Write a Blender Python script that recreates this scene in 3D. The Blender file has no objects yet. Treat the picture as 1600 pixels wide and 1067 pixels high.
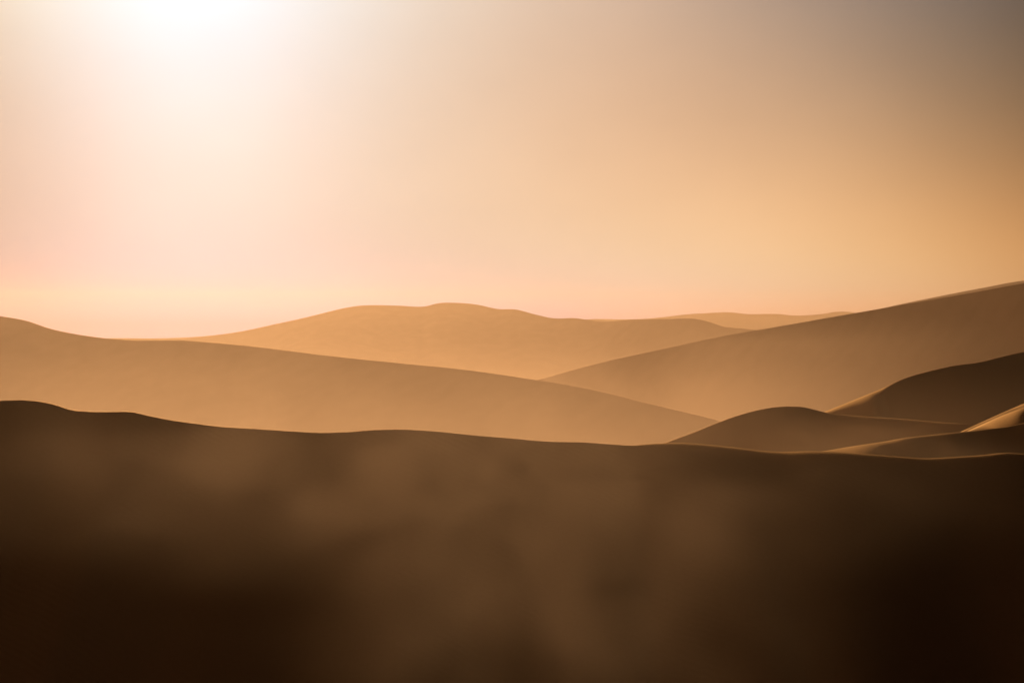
import bpy, math
import numpy as np

S = bpy.context.scene
COL = S.collection
R = math.radians

# ------------------------------------------------------------------ camera
LENS = 70.0
FPX = 1600 * LENS / 36.0            # focal length in photo pixels
HZ = 505.0                          # photo row of the true horizon
cam = bpy.data.cameras.new('camera')
cam.lens = LENS
cam.sensor_width = 36
cam.clip_start = 0.1
cam.clip_end = 60000
co = bpy.data.objects.new('camera', cam)
COL.objects.link(co)
PITCH = -math.atan((533.5 - HZ) / FPX)
co.location = (0, 0, 0)
co.rotation_euler = (math.pi / 2 + PITCH, 0, 0)
S.camera = co

# ------------------------------------------------------------------ sun + sky
SUN_AZ = R(-9.7)                    # left of the view axis
SUN_EL = R(10.5)
sdir = (math.sin(SUN_AZ) * math.cos(SUN_EL), math.cos(SUN_AZ) * math.cos(SUN_EL), math.sin(SUN_EL))
sl = bpy.data.lights.new('sun', 'SUN')
sl.energy = 5.0
sl.angle = R(0.6)
sl.color = (1.0, 0.80, 0.55)
so = bpy.data.objects.new('sun', sl)
COL.objects.link(so)
from mathutils import Vector, noise
so.rotation_euler = Vector(sdir).to_track_quat('Z', 'Y').to_euler()
so.location = (-200, 900, 300)

S.view_settings.view_transform = 'Standard'
S.view_settings.look = 'None'
S.view_settings.gamma = 1
S.view_settings.use_curve_mapping = False
S.view_settings.exposure = 0.0
cy = S.cycles
cy.use_denoising = True
cy.volume_bounces = 1
cy.max_bounces = 6
cy.diffuse_bounces = 2
cy.volume_step_rate = 1.0
cy.volume_max_steps = 160
cy.sample_clamp_indirect = 4

w = bpy.data.worlds.new('World')
S.world = w
w.use_nodes = True
nt = w.node_tree
nt.nodes.clear()


def mk(nt, typ, **kw):
    n = nt.nodes.new(typ)
    for k, v in kw.items():
        setattr(n, k, v)
    return n


def math_n(nt, op, a, b=None, c=None, clamp=False):
    n = mk(nt, 'ShaderNodeMath', operation=op, use_clamp=clamp)
    for i, v in enumerate((a, b, c)):
        if v is None:
            continue
        if isinstance(v, (int, float)):
            n.inputs[i].default_value = v
        else:
            nt.links.new(v, n.inputs[i])
    return n.outputs[0]


def ramp(nt, fac, stops, interp='LINEAR'):
    n = mk(nt, 'ShaderNodeValToRGB')
    cr = n.color_ramp
    cr.interpolation = interp
    while len(cr.elements) < len(stops):
        cr.elements.new(0.5)
    for e, (p, c) in zip(cr.elements, stops):
        e.position = p
        e.color = (c, c, c, 1) if isinstance(c, (int, float)) else (*c, 1)
    nt.links.new(fac, n.inputs[0])
    return n.outputs[0]


def mixc(nt, op, a, b, f=1.0):
    n = mk(nt, 'ShaderNodeMix', data_type='RGBA', blend_type=op)
    n.inputs[0].default_value = f
    for i, v in ((6, a), (7, b)):
        if isinstance(v, tuple):
            n.inputs[i].default_value = (*v, 1)
        else:
            nt.links.new(v, n.inputs[i])
    return n.outputs[2]


tc = mk(nt, 'ShaderNodeTexCoord')
dirv = tc.outputs['Generated']
dot = mk(nt, 'ShaderNodeVectorMath', operation='DOT_PRODUCT')
nt.links.new(dirv, dot.inputs[0])
dot.inputs[1].default_value = sdir
ang = math_n(nt, 'MULTIPLY', math_n(nt, 'ARCCOSINE', math_n(nt, 'MINIMUM', dot.outputs['Value'], 1.0)), 180 / math.pi)
sep = mk(nt, 'ShaderNodeSeparateXYZ')
nt.links.new(dirv, sep.inputs[0])
el = math_n(nt, 'MULTIPLY', math_n(nt, 'ARCSINE', sep.outputs['Z']), 180 / math.pi)
az = math_n(nt, 'MULTIPLY', math_n(nt, 'ARCTAN2', sep.outputs['X'], sep.outputs['Y']), 180 / math.pi)
daz = math_n(nt, 'ABSOLUTE', math_n(nt, 'ADD', az, 9.7))

# clouds of dust high up: very soft unevenness of the sky
ns = mk(nt, 'ShaderNodeTexNoise')
ns.inputs['Scale'].default_value = 7.0
ns.inputs['Detail'].default_value = 3
ns.inputs['Roughness'].default_value = 0.45
mp = mk(nt, 'ShaderNodeMapping')
mp.inputs['Scale'].default_value = (1, 1, 1.7)
mp.inputs['Location'].default_value = (3.1, 0.4, 1.7)
nt.links.new(dirv, mp.inputs[0])
nt.links.new(mp.outputs[0], ns.inputs['Vector'])
nf = math_n(nt, 'MULTIPLY_ADD', ns.outputs[0], 0.24, 0.88)

# dusty sky: log radiance as a smooth function of elevation and of bearing from the sun, plus an aureole.
SKYFIT = [(-0.7533, -1.0289, -1.3230), (-0.2182, -1.0942, -1.5199), (0.5416, 1.0420, 1.1393), (0.4289, 0.5182, 0.4142), (0.5011, 0.3937, 0.2671), (-0.3605, -0.3383, -0.0496), (-0.3034, -0.1834, -0.0552), (0.0211, 0.8619, 1.4964), (-0.1897, -0.2065, -0.2192), (-0.4385, -0.2244, -0.0312), (-1.7466, -0.89, 0.40), (0.7907, -0.0941, -0.5931), (0.5740, 0.4502, 0.4142)]
e_ = math_n(nt, 'DIVIDE', math_n(nt, 'MINIMUM', math_n(nt, 'MAXIMUM', el, 0.0), 11.0), 10.0)
d_ = math_n(nt, 'DIVIDE', math_n(nt, 'MINIMUM', math_n(nt, 'MAXIMUM', math_n(nt, 'ADD', az, 9.7), -7.0), 25.5), 10.0)
core = math_n(nt, 'EXPONENT', math_n(nt, 'MULTIPLY', math_n(nt, 'POWER', ang, 2.0), -1 / 22.0))
skirt = math_n(nt, 'EXPONENT', math_n(nt, 'MULTIPLY', math_n(nt, 'POWER', ang, 2.0), -1 / 90.0))
e2 = math_n(nt, 'MULTIPLY', e_, e_)
d2 = math_n(nt, 'MULTIPLY', d_, d_)
terms = [1.0, e_, e2, d_, d2, math_n(nt, 'MULTIPLY', d_, e_), core, skirt, math_n(nt, 'MULTIPLY', d2, d_), math_n(nt, 'MULTIPLY', d2, e_),
         math_n(nt, 'EXPONENT', math_n(nt, 'MULTIPLY', e_, -8.0)), math_n(nt, 'EXPONENT', math_n(nt, 'MULTIPLY', e_, -20.0)),
         math_n(nt, 'EXPONENT', math_n(nt, 'MULTIPLY', math_n(nt, 'POWER', d_, 2.0), -4.0))]


def tint(v, c):
    n = mk(nt, 'ShaderNodeVectorMath', operation='SCALE')
    n.inputs[0].default_value = c
    if isinstance(v, float):
        n.inputs['Scale'].default_value = v
    else:
        nt.links.new(v, n.inputs['Scale'])
    return n.outputs[0]


def vadd(a, b):
    n = mk(nt, 'ShaderNodeVectorMath', operation='ADD')
    nt.links.new(a, n.inputs[0])
    nt.links.new(b, n.inputs[1])
    return n.outputs[0]


acc = None
for v, c in zip(terms, SKYFIT):
    tt = tint(v, c)
    acc = tt if acc is None else vadd(acc, tt)
sx = mk(nt, 'ShaderNodeSeparateXYZ')
nt.links.new(acc, sx.inputs[0])
cx = mk(nt, 'ShaderNodeCombineXYZ')
for k_ in 'XYZ':
    nt.links.new(math_n(nt, 'EXPONENT', sx.outputs[k_]), cx.inputs[k_])
# the sky away from the sun's side is dim
far_ = ramp(nt, math_n(nt, 'DIVIDE', math_n(nt, 'SUBTRACT', daz, 24.0), 30.0, clamp=True), [(0, 1.0), (0.35, 0.3), (1, 0.02)], 'EASE')
hi_ = ramp(nt, math_n(nt, 'DIVIDE', math_n(nt, 'SUBTRACT', el, 11.0), 30.0, clamp=True), [(0, 1.0), (0.3, 0.3), (1, 0.03)], 'EASE')
nf = math_n(nt, 'MULTIPLY', nf, math_n(nt, 'MULTIPLY', far_, hi_))
tot = cx.outputs[0]
sc_ = mk(nt, 'ShaderNodeVectorMath', operation='SCALE')
nt.links.new(tot, sc_.inputs[0])
nt.links.new(nf, sc_.inputs['Scale'])
bg1 = mk(nt, 'ShaderNodeBackground')
bg1.inputs['Strength'].default_value = 1.0
nt.links.new(sc_.outputs[0], bg1.inputs[0])
sky = mk(nt, 'ShaderNodeTexSky', sky_type='NISHITA')
sky.sun_disc = False
sky.sun_elevation = SUN_EL
sky.sun_rotation = SUN_AZ
sky.dust_density = 8
sky.air_density = 1.0
sky.ozone_density = 0.3
bg2 = mk(nt, 'ShaderNodeBackground')
bg2.inputs['Strength'].default_value = 0.001
nt.links.new(mixc(nt, 'MULTIPLY', sky.outputs[0], (1.0, 0.72, 0.48)), bg2.inputs[0])
ad = mk(nt, 'ShaderNodeAddShader')
nt.links.new(bg1.outputs[0], ad.inputs[0])
nt.links.new(bg2.outputs[0], ad.inputs[1])
wo = mk(nt, 'ShaderNodeOutputWorld')
nt.links.new(ad.outputs[0], wo.inputs[0])


# ------------------------------------------------------------------ materials
def sand_material(name, c1, c2, ripple, bump):
    m = bpy.data.materials.new(name)
    m.use_nodes = True
    t = m.node_tree
    b = t.nodes['Principled BSDF']
    tcn = mk(t, 'ShaderNodeTexCoord')
    n1 = mk(t, 'ShaderNodeTexNoise')
    n1.inputs['Scale'].default_value = 0.06
    n1.inputs['Detail'].default_value = 5
    n2 = mk(t, 'ShaderNodeTexNoise')
    n2.inputs['Scale'].default_value = 9.0
    n2.inputs['Detail'].default_value = 6
    t.links.new(tcn.outputs['Object'], n1.inputs['Vector'])
    t.links.new(tcn.outputs['Object'], n2.inputs['Vector'])
    f = math_n(t, 'ADD', math_n(t, 'MULTIPLY', n1.outputs[0], 0.6), math_n(t, 'MULTIPLY', n2.outputs[0], 0.4))
    c = ramp(t, f, [(0.35, c1), (0.65, c2)])
    t.links.new(c, b.inputs['Base Color'])
    b.inputs['Roughness'].default_value = 0.8
    b.inputs['Specular Tint'].default_value = (1.0, 0.62, 0.32, 1)
    b.inputs['Specular IOR Level'].default_value = 0.0
    bump *= 0.25
    # wind ripples: two soft wave trains broken by noise
    wv = mk(t, 'ShaderNodeTexWave', wave_type='BANDS', bands_direction='DIAGONAL')
    wv.inputs['Scale'].default_value = ripple
    wv.inputs['Distortion'].default_value = 6
    wv.inputs['Detail'].default_value = 3
    wv.inputs['Detail Scale'].default_value = 0.6
    t.links.new(tcn.outputs['Object'], wv.inputs['Vector'])
    h = math_n(t, 'ADD', math_n(t, 'MULTIPLY', wv.outputs['Fac'], 0.5), math_n(t, 'MULTIPLY', n2.outputs[0], 0.6))
    bp = mk(t, 'ShaderNodeBump')
    bp.inputs['Strength'].default_value = bump
    bp.inputs['Distance'].default_value = 0.05
    t.links.new(h, bp.inputs['Height'])
    t.links.new(bp.outputs[0], b.inputs['Normal'])
    # dry grains scatter strongly forward when lit from behind
    gl = mk(t, 'ShaderNodeBsdfAnisotropic')
    gl.inputs['Roughness'].default_value = 0.5
    gl.inputs['Color'].default_value = (0.85, 0.47, 0.18, 1)
    t.links.new(bp.outputs[0], gl.inputs['Normal'])
    mx = mk(t, 'ShaderNodeMixShader')
    mx.inputs[0].default_value = 0.18 if 'far' in name else 0.5
    t.links.new(b.outputs[0], mx.inputs[1])
    t.links.new(gl.outputs[0], mx.inputs[2])
    t.links.new(mx.outputs[0], t.nodes['Material Output'].inputs['Surface'])
    return m


SAND = sand_material('sand', (0.36, 0.19, 0.075), (0.44, 0.24, 0.10), 1.6, 0.35)
SAND_FAR = sand_material('far_sand', (0.36, 0.19, 0.075), (0.44, 0.24, 0.10), 0.1, 0.2)


# ------------------------------------------------------------------ terrain
def ground_z(x, y):
    """desert floor: a high shelf near the camera that falls away to a wide basin"""
    s = np.clip((y - 120.0) / 780.0, 0, 1)
    s = s * s * (3 - 2 * s)
    z = -15.0 - 80.0 * s
    z = z + 0.6 * np.sin(x * 0.021 + 1.3) * np.cos(y * 0.017) * (0.5 + s)
    return z


def mesh_obj(name, V, nu, nv, mat, label, cat='sand dune', smooth=True):
    idx = np.arange(nu * nv).reshape(nu, nv)
    F = np.stack([idx[:-1, :-1], idx[1:, :-1], idx[1:, 1:], idx[:-1, 1:]], -1).reshape(-1, 4)
    me = bpy.data.meshes.new(name)
    me.from_pydata(V.tolist(), [], F.tolist())
    me.materials.append(mat)
    me.polygons.foreach_set('use_smooth', [smooth] * len(F))
    me.update()
    o = bpy.data.objects.new(name, me)
    COL.objects.link(o)
    o['kind'] = 'structure'
    o['label'] = label
    o['category'] = cat
    return o


def pchip(xs, ys, q):
    """smooth interpolation through points without overshoot"""
    xs = np.asarray(xs, float)
    ys = np.asarray(ys, float)
    h = np.diff(xs)
    d = np.diff(ys) / h
    m = np.zeros(len(xs))
    m[0], m[-1] = d[0], d[-1]
    for i in range(1, len(xs) - 1):
        m[i] = (h[i] * d[i - 1] + h[i - 1] * d[i]) / (h[i] + h[i - 1])
        if d[i - 1] * d[i] < 0:
            m[i] *= 0.55
    k = np.clip(np.searchsorted(xs, q) - 1, 0, len(xs) - 2)
    t = (q - xs[k]) / h[k]
    return ((2 * t**3 - 3 * t**2 + 1) * ys[k] + (t**3 - 2 * t**2 + t) * h[k] * m[k]
            + (-2 * t**3 + 3 * t**2) * ys[k + 1] + (t**3 - t**2) * h[k] * m[k + 1])


def wob(q, seed, s):
    return np.array([noise.noise(Vector((float(v) * s, seed, 0.3))) for v in q])


def dune(label, pts, face=27.0, back=11.0, n=500, mat=None, yaw=0.0, seed=1.0, rough=0.0, foot=0.35, vary=2.5):
    """pts: (photo x, photo y, distance, crest rounding radius). The crest is placed at real depth; a steep
    slip face runs down towards the camera side and a long windward slope runs away from it."""
    # run both ends of the ridge down into the desert floor
    def end(p, sgn):
        x, y, dd_, r_ = p
        z = -(y - HZ) / FPX * dd_
        gz = float(ground_z((x - 800) / FPX * dd_, np.array(dd_, float))) - 2.5
        run = max(z - gz, 1.0) / math.tan(R(17))
        return (x + sgn * run / dd_ * FPX, HZ - gz / dd_ * FPX, dd_, r_)
    pts = [end(pts[0], -1)] + list(pts) + [end(pts[-1], 1)]
    P = np.array(pts, float)
    q = np.linspace(P[0, 0], P[-1, 0], n)
    py = pchip(P[:, 0], P[:, 1], q)
    D = pchip(P[:, 0], P[:, 2], q)
    r = np.maximum(pchip(P[:, 0], P[:, 3], q), 0.02)
    X = (q - 800.0) / FPX * D
    Y = D
    # exact inverse of the pitched camera
    cp, sp = math.cos(PITCH), math.sin(PITCH)
    vy = -(py - 533.5) / FPX
    up = sp + vy * cp
    fw = cp - vy * sp
    Z = up / fw * D
    X = (q - 800.0) / FPX / fw * D
    if rough:
        Z = Z + rough * wob(q, seed, 0.02)
    G = ground_z(X, Y)
    h = np.maximum(Z - G, 1.5)
    ph = np.radians(face + vary * wob(q, seed + 5, 0.006))
    pb = np.radians(back)
    wc = r * (ph + pb)
    u0 = -r * pb                       # where the windward slope ends
    u1 = r * ph                        # where the slip face starts
    nb, nc, nf_ = 14, 28, 46
    cols = []
    tb = np.linspace(1, 0, nb, endpoint=False) ** 1.8
    lb = h / math.tan(pb) * 1.15 + 2
    for t in tb:
        cols.append(u0 - lb * t)
    for t in np.linspace(0, 1, nc, endpoint=False):
        cols.append(u0 + (u1 - u0) * t)
    lf = h / np.tan(ph) * 1.7 + 1
    for t in np.linspace(0, 1, nf_) ** 1.25:
        cols.append(u1 + lf * t)
    U = np.stack(cols, 1)
    nv = U.shape[1]
    H = np.zeros_like(U)
    # integrate both ways from the very top (u = 0)
    k0 = np.argmin(np.abs(U), axis=1)

    def phi(u, drop):
        a = np.where(u < u0, -pb, np.where(u > u1, ph, u / r))
        rem = 1 - np.clip(drop / h, 0, 1)
        a = np.where(u > 0, a * np.clip(rem / foot, 0.0, 1.0) ** 0.8, a)
        return a
    K = nb + int(round(nc * pb / (pb + np.mean(ph))))
    # forwards
    drop = np.zeros(n)
    H[:, K] = 0.5 * U[:, K] ** 2 / r
    drop = H[:, K].copy()
    for j in range(K + 1, nv):
        um = 0.5 * (U[:, j] + U[:, j - 1])
        drop = drop + np.tan(phi(um, drop)) * (U[:, j] - U[:, j - 1])
        H[:, j] = drop
    drop = H[:, K].copy()
    for j in range(K - 1, -1, -1):
        um = 0.5 * (U[:, j] + U[:, j + 1])
        drop = drop + np.tan(phi(um, drop * 0)) * (U[:, j] - U[:, j + 1])
        H[:, j] = drop
    H[:, -1] += 1.5
    dx, dy = math.sin(R(yaw)), -math.cos(R(yaw))
    VX = X[:, None] + dx * U
    VY = Y[:, None] + dy * U
    VZ = Z[:, None] - H
    V = np.stack([VX, VY, VZ], -1).reshape(-1, 3)
    return mesh_obj('dune', V, n, nv, mat or SAND, label)


# desert floor, one sheet to the horizon, with the dune the camera stands on
gy = np.concatenate([np.linspace(-60, 60, 121), np.geomspace(61, 4390, 140)])
gx = np.concatenate([-np.geomspace(4900, 41, 70), np.linspace(-40, 40, 81), np.geomspace(41, 4900, 70)])
GX, GY = np.meshgrid(gx, gy, indexing='ij')
GZ = ground_z(GX, GY)
d = np.maximum(GY - 1.5, 0)
own = -1.7 - np.where(GY > 1.5, (np.sqrt(d * d + 4) - 2) * 0.60, (1.5 - GY) * 0.16)
own = own - 0.02 * GX ** 2
GZ = np.where(GY < 45, np.maximum(GZ, own), GZ)
mesh_obj('ground', np.stack([GX, GY, GZ], -1).reshape(-1, 3), len(gx), len(gy), SAND_FAR,
         'sandy desert floor running out between and below all the dunes', 'ground')

# ---- foreground dune
dune('dark brown shaded dune filling the bottom of the view, nearest of all',
     [(-900, 760, 62, 0.06), (-300, 650, 61, 0.06), (0, 626, 60, 0.06), (30, 625, 60, 0.06), (60, 627, 60, 0.06), (85, 632, 60, 0.06), (110, 640, 60, 0.06), (140, 643, 60, 0.06), (175, 643.5, 60, 0.06), (205, 643.5, 60, 0.06), (230, 649, 60, 0.06), (260, 655, 60, 0.06), (300, 661, 60, 0.06), (340, 666, 60, 0.06), (400, 670, 60, 0.06), (460, 674, 60, 0.06), (500, 676, 60, 0.06), (540, 675, 60, 0.06), (580, 672, 60, 0.06), (625, 671, 60, 0.06), (680, 674, 60, 0.06), (740, 680, 60, 0.06), (800, 685, 60, 0.06), (860, 690, 60, 0.06), (910, 691, 60, 0.06), (960, 694.5, 60, 0.06), (990, 696, 60, 0.25), (1010, 694, 60, 0.5599999999999999), (1035, 692.5, 60, 1.1199999999999999), (1070, 692, 60, 1.68), (1100, 694, 60, 2.2399999999999998), (1140, 698, 60, 2.6599999999999997), (1190, 704, 60, 2.8), (1225, 706, 60, 3.08), (1260, 705, 60, 3.08), (1310, 706, 60, 2.8), (1350, 709, 60, 2.2399999999999998), (1400, 713, 60, 1.8199999999999998), (1445, 716, 60, 1.68), (1490, 714, 60, 1.4), (1540, 710.5, 60, 1.4), (1570, 707.5, 60, 1.26), (1600, 709, 60, 1.1199999999999999), (1800, 716, 61, 0.84), (2500, 800, 64, 0.5599999999999999)],
     face=29, back=13, n=1400, seed=2.0)

# ---- the right-hand group behind it
dune('low shaded dune with a sunlit edge, between the foreground dune and the rounded mound at right',
     [(1180, 725, 93, 1.0), (1240, 713, 94, 1.5), (1285, 705.5, 95, 5), (1310, 702, 95, 10), (1345, 696.5, 95, 12), (1380, 690.5, 96, 5), (1410, 685, 96, 3.0),
      (1450, 680, 97, 2.2), (1480, 677, 97, 1.8), (1510, 674, 98, 1.4), (1540, 670.5, 98, .9), (1570, 667, 98, .6), (1600, 661, 98, .5), (1750, 640, 99, .5), (2100, 655, 100, .5), (2500, 760, 100, .5)],
     face=22, back=9, n=700, seed=7.0)
dune('short sunlit dune shoulder fading to shade at the right edge',
     [(1480, 700, 108, 2), (1512, 676, 109, 5), (1530, 668.5, 110, 6), (1550, 659.5, 110, 9), (1575, 648, 110, 10), (1590, 641, 110, 5), (1605, 635, 110, 2), (1700, 612, 112, 0.8), (2000, 620, 114, 0.8), (2300, 740, 114, 0.8)],
     face=22, back=9, n=500, seed=9.0)
dune('thin bright sunlit ridge rising to the right edge behind the sunlit shoulder',
     [(1460, 700, 124, 1.5), (1505, 674, 125, 3), (1530, 662.5, 126, 4), (1560, 649, 127, 5), (1585, 638, 128, 5), (1600, 631.5, 128, 4.5), (1700, 600, 130, 3), (2000, 600, 132, 1), (2300, 730, 132, 1)],
     face=24, back=9, n=500, seed=11.0)
dune('rounded brown mound rising just behind the foreground dune, right of centre',
     [(960, 735, 178, 0.5), (1000, 712, 179, 0.5), (1040, 692, 180, 0.5), (1080, 677, 180, 0.5), (1120, 661, 180, 0.4), (1160, 647, 180, 0.4), (1195, 638.5, 180, 0.4), (1230, 635, 180, 0.4), (1255, 636, 180, 0.4), (1275, 640.5, 180, 0.5), (1293, 645, 180, 2), (1320, 648, 180, 4), (1360, 651, 179, 4.5), (1420, 655, 178, 4.5), (1475, 660, 176, 4), (1510, 662.5, 175, 0.5), (1600, 668, 173, 0.5), (1800, 690, 170, 0.5), (2000, 740, 168, 0.5)],
     face=23, back=9, n=700, seed=13.0)
dune('dark shaded dune with a sunlit wedge at its left tip, rising to the right edge',
     [(1180, 705, 262, 0.5), (1240, 668, 262, 3), (1292, 642.5, 262, 6), (1325, 629.5, 262, 12), (1355, 617.5, 263, 17), (1368, 612, 264, 9), (1385, 604.5, 264, 2), (1402, 596, 265, 0.8), (1420, 589, 266, 0.6), (1450, 580.5, 267, 0.6), (1490, 571.5, 268, 0.8), (1530, 566, 270, 0.8), (1565, 557.5, 272, 0.6), (1600, 549.5, 274, 0.6), (1750, 520, 280, 0.6), (2100, 540, 290, 0.6), (2500, 700, 300, 0.6)],
     face=24, back=9, n=800, seed=17.0)

# ---- middle distance
dune('long tan dune sloping down from the left edge to the rounded mound',
     [(-900, 560, 1545.0, 2), (-400, 470, 1520.0, 2), (-150, 474, 1507.5, 2), (0, 494, 1500, 2), (40, 501, 1485, 2), (80, 514, 1469, 2), (115, 521.5, 1455, 2), (160, 528, 1438, 2), (200, 531.5, 1423, 2), (290, 532, 1388, 2), (340, 536, 1368, 2), (400, 542, 1345, 2), (480, 552, 1314, 2), (560, 561, 1283, 2), (640, 569, 1252, 2), (720, 577, 1221, 2), (800, 588, 1190, 2), (870, 599, 1163, 2), (940, 612.5, 1136, 2), (1010, 630, 1109, 2), (1060, 642, 1089, 2), (1110, 654, 1070, 2), (1160, 668, 1051, 2), (1260, 700, 1012, 2)],
     face=26, back=10, n=900, mat=SAND_FAR, seed=21.0)
dune('big brown dune climbing from the centre to the right edge, straight sharp crest',
     [(700, 640, 1586, 1.5), (780, 611, 1543, 1.5), (860, 588, 1500, 1.5), (930, 569, 1462, 1.5), (1000, 553, 1424, 1.5), (1060, 540, 1392, 1.5), (1130, 525, 1354, 1.5), (1200, 513, 1316, 1.5), (1280, 499, 1273, 1.5), (1360, 485, 1230, 1.5), (1440, 471, 1186, 1.5), (1520, 457, 1143, 1.5), (1600, 442.5, 1100, 1.5), (1760, 420, 1084, 1.5), (2000, 430, 1060, 1.5), (2500, 560, 1010, 1.5)],
     face=25, back=10, n=900, mat=SAND_FAR, seed=25.0)
dune('thin pale crest showing just above the big brown dune at right',
     [(1250, 520, 2960, 2), (1300, 502, 2940, 2), (1345, 490, 2920, 2), (1400, 477, 2900, 2), (1460, 464.5, 2880, 2), (1530, 451, 2860, 2), (1600, 438.5, 2840, 2), (1700, 436, 2820, 2), (2000, 450, 2760, 2), (2600, 600, 2660, 2)],
     face=25, back=10, n=500, mat=SAND_FAR, seed=27.0)

# ---- far dunes
dune('broad hazy golden dune with a flat bumpy top in the middle distance',
     [(-100, 560, 3000, 3), (80, 532, 3000, 3), (170, 528.5, 3000, 3), (260, 528.3, 3000, 3), (310, 526, 3000, 3), (370, 519, 3000, 3), (430, 506.5, 3000, 3), (480, 495.5, 3000, 3), (520, 485.5, 3000, 3), (545, 480, 3000, 3), (572, 477, 3000, 3),
      (620, 477.5, 3000, 3), (662, 479, 3000, 3), (684, 474, 3000, 3), (720, 473.5, 3000, 3), (745, 476, 3000, 3), (780, 483, 2980, 3), (805, 483.5, 2960, 3), (835, 491, 2940, 3), (868, 497.5, 2920, 3),
      (895, 497, 2900, 3), (940, 502.5, 2850, 3), (995, 499, 2780, 3), (1040, 498.5, 2720, 3), (1085, 498, 2660, 3), (1108, 503, 2620, 3), (1132, 510.5, 2580, 3), (1160, 513.5, 2540, 3), (1190, 516.5, 2500, 3), (1260, 530, 2450, 3), (1350, 560, 2400, 3)],
     face=22, back=10, n=1200, mat=SAND_FAR, seed=31.0)
dune('faint low buried ridge crossing the lower left flank of the golden dune',
     [(415, 556, 2830, 0.8), (440, 544, 2830, 0.8), (470, 534, 2830, 0.8), (500, 528.5, 2830, 0.8), (540, 534, 2830, 0.8), (590, 545, 2830, 0.8), (640, 562, 2830, 0.8)],
     face=18, back=10, n=200, mat=SAND_FAR, seed=33.0)
dune('pale far dune line peeking over the golden dune right of centre',
     [(820, 512, 3900, 4), (900, 500.5, 3900, 4), (930, 498.5, 3900, 4), (975, 499, 3900, 4), (1010, 498, 3900, 4), (1045, 494.5, 3900, 4), (1070, 491.5, 3900, 4), (1100, 489.5, 3900, 4), (1140, 488, 3900, 4), (1170, 490.8, 3900, 4), (1210, 490.5, 3900, 4),
      (1245, 493, 3900, 4), (1285, 490.5, 3900, 4), (1310, 487, 3900, 4), (1328, 487.5, 3900, 4), (1350, 492, 3900, 4), (1450, 500, 3900, 4), (1600, 520, 3900, 4)],
     face=20, back=10, n=700, mat=SAND_FAR, seed=37.0)


# ------------------------------------------------------------------ air
def box(name, x0, x1, y0, y1, z0, z1):
    v = [(x, y, z) for z in (z0, z1) for y in (y0, y1) for x in (x0, x1)]
    f = [(0, 2, 3, 1), (4, 5, 7, 6), (0, 1, 5, 4), (2, 6, 7, 3), (0, 4, 6, 2), (1, 3, 7, 5)]
    me = bpy.data.meshes.new(name)
    me.from_pydata(v, [], f)
    me.update()
    o = bpy.data.objects.new(name, me)
    COL.objects.link(o)
    return o


HAZE_K = 0.00016
HAZE_C = (0.37, 0.222, 0.122)
HAZE_G = 0.72
hz = box('haze', -5000, 5000, -400, 4400, -115, 66)
hm = bpy.data.materials.new('haze')
hm.use_nodes = True
t = hm.node_tree
t.nodes.clear()
pv = mk(t, 'ShaderNodeVolumePrincipled')
pv.inputs['Color'].default_value = (*HAZE_C, 1)
pv.inputs['Density'].default_value = HAZE_K
pv.inputs['Anisotropy'].default_value = HAZE_G
ou = mk(t, 'ShaderNodeOutputMaterial')
t.links.new(pv.outputs[0], ou.inputs['Volume'])
hz.data.materials.append(hm)
hz['kind'] = 'stuff'
hz['label'] = 'warm dusty haze filling the air over the whole desert'
hz['category'] = 'haze'


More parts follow.
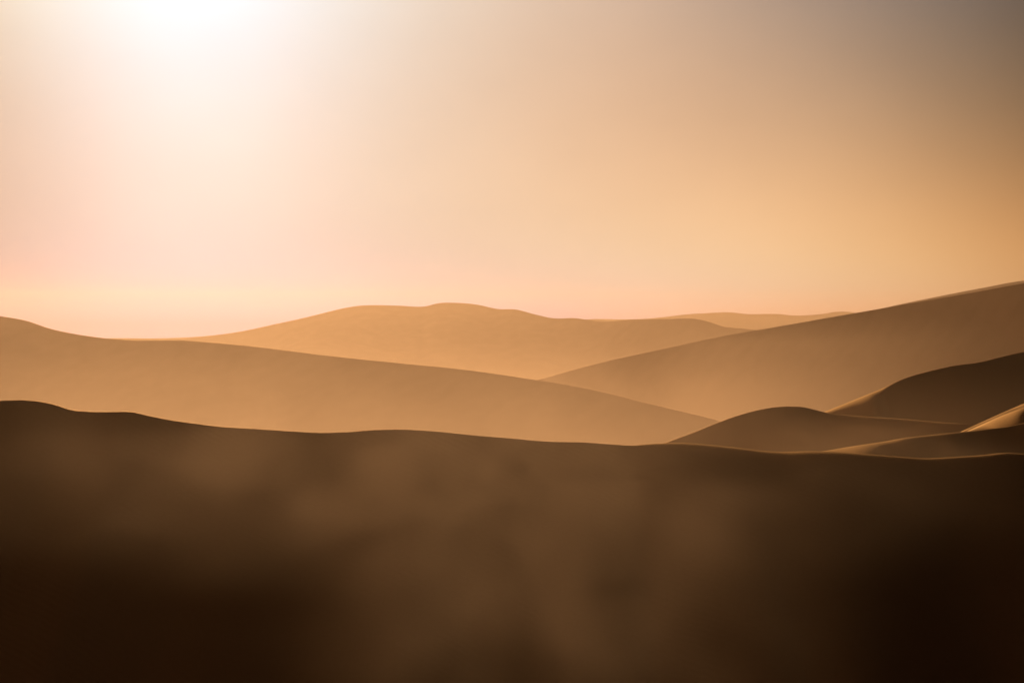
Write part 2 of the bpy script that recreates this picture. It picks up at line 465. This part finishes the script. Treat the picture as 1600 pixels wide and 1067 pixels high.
def dust(label, x0, x1, y0, y1, z0, z1, dens, kind, scale, col=(0.37, 0.222, 0.122), g=0.72, seed=0.0, lo=0.42, hi=0.75, hs=20.0, zf=-95.0, sharp=True):
    o = box('blowing_dust', x0, x1, y0, y1, z0, z1)
    m = bpy.data.materials.new('blowing_dust')
    m.use_nodes = True
    t = m.node_tree
    t.nodes.clear()
    tcn = mk(t, 'ShaderNodeTexCoord')
    pv = mk(t, 'ShaderNodeVolumePrincipled')
    pv.inputs['Color'].default_value = (*col, 1)
    pv.inputs['Anisotropy'].default_value = g
    mpn = mk(t, 'ShaderNodeMapping')
    mpn.inputs['Location'].default_value = (seed, seed * 0.7, seed * 1.3)
    mpn.inputs['Scale'].default_value = scale
    if kind == 'cloud':
        mpn.inputs['Rotation'].default_value = (0, 0.6, 0)
    t.links.new(tcn.outputs['Object'], mpn.inputs[0])
    nn = mk(t, 'ShaderNodeTexNoise')
    nn.inputs['Scale'].default_value = 1.0
    nn.inputs['Detail'].default_value = 5
    nn.inputs['Roughness'].default_value = 0.58
    nn.inputs['Distortion'].default_value = 0.15
    t.links.new(mpn.outputs[0], nn.inputs['Vector'])
    f = math_n(t, 'SUBTRACT', nn.outputs[0], lo)
    f = math_n(t, 'DIVIDE', f, hi - lo, clamp=True)
    sp = mk(t, 'ShaderNodeSeparateXYZ')
    if kind == 'layer':
        t.links.new(tcn.outputs['Object'], sp.inputs[0])
        e = math_n(t, 'EXPONENT', math_n(t, 'DIVIDE', math_n(t, 'SUBTRACT', zf, sp.outputs['Z']), hs))
        e = math_n(t, 'MINIMUM', e, 1.5)
        f = math_n(t, 'MULTIPLY_ADD', f, 0.6, 0.7)
        f = math_n(t, 'MULTIPLY', f, e)
    # fade to nothing at every side of the box
    if kind == 'cloud':
        cn = mk(t, 'ShaderNodeVectorMath', operation='SUBTRACT')
        t.links.new(tcn.outputs['Generated'], cn.inputs[0])
        cn.inputs[1].default_value = (0.5, 0.5, 0.5)
        ln = mk(t, 'ShaderNodeVectorMath', operation='LENGTH')
        t.links.new(cn.outputs[0], ln.inputs[0])
        rr = math_n(t, 'MULTIPLY', ln.outputs['Value'], 2.0)
        fall = math_n(t, 'SUBTRACT', 1.0, math_n(t, 'MULTIPLY', rr, rr), clamp=True)
        f = math_n(t, 'MULTIPLY_ADD', f, 0.66, 0.26)
        f = math_n(t, 'MULTIPLY', f, math_n(t, 'POWER', fall, 1.5))
    gs = mk(t, 'ShaderNodeSeparateXYZ')
    t.links.new(tcn.outputs['Generated'], gs.inputs[0])
    for ax in (('X', 'Y', 'Z') if kind == 'layer' else ()):
        if kind == 'layer' and ax == 'Z':
            a = math_n(t, 'SUBTRACT', 1.0, gs.outputs[ax])
            e = math_n(t, 'MULTIPLY', a, 5.0, clamp=True)
        else:
            a = math_n(t, 'MULTIPLY', gs.outputs[ax], math_n(t, 'SUBTRACT', 1.0, gs.outputs[ax]))
            e = math_n(t, 'MULTIPLY', a, 4.0, clamp=True)
            if kind == 'layer':
                e = math_n(t, 'MULTIPLY', a, 12.0 if sharp else 4.0, clamp=True)
        f = math_n(t, 'MULTIPLY', f, e)
    t.links.new(math_n(t, 'MULTIPLY', f, dens), pv.inputs['Density'])
    ou = mk(t, 'ShaderNodeOutputMaterial')
    t.links.new(pv.outputs[0], ou.inputs['Volume'])
    o.data.materials.append(m)
    o['kind'] = 'stuff'
    o['label'] = label
    o['category'] = 'dust'
    return o


dust('low layer of dust lying in the basin before the far dunes', -900, 900, 420, 1900, -112, -5, 0.0068, 'layer', (0.004, 0.003, 0.008), hs=18, seed=3.0, lo=.3, hi=.7)
dust('dust hanging in the hollow below the big brown dune', 80, 720, 980, 1420, -80, 5, 0.0095, 'layer', (0.006, 0.005, 0.01), hs=32, zf=-62.0, seed=6.0, lo=.3, hi=.7, sharp=False)
dust('pale dust bank far off before the last dunes', 100, 1600, 3300, 4240, -112, 60, 0.0014, 'layer', (0.002, 0.002, 0.006), hs=120, zf=-50.0, seed=12.0, lo=.3, hi=.7, sharp=False)
dust('broad veil of brown dust drifting along the upper face of the foreground dune', -17, 15, 39, 49, -6.6, 0.4, 0.0215, 'cloud', (0.42, 0.06, 0.72), seed=8.0, lo=.35, hi=.69)
dust('column of brown dust standing before the middle of the foreground dune', -5.4, 7.6, 33, 42, -11.5, 1.0, 0.0230, 'cloud', (0.46, 0.06, 0.62), seed=6.3, lo=.35, hi=.69)
dust('thin dust in the hollow behind the foreground crest, around the small right-hand dunes', -4, 75, 64, 210, -15, -3.5, 0.0006, 'layer', (0.05, 0.03, 0.15), hs=5, zf=-9.0, seed=21.0, lo=.3, hi=.7)
dust('sand blown up at the foot of the rounded mound', 9, 24, 68, 110, -8.4, -4.2, 0.014, 'cloud', (0.5, 0.08, 1.2), seed=5.0)
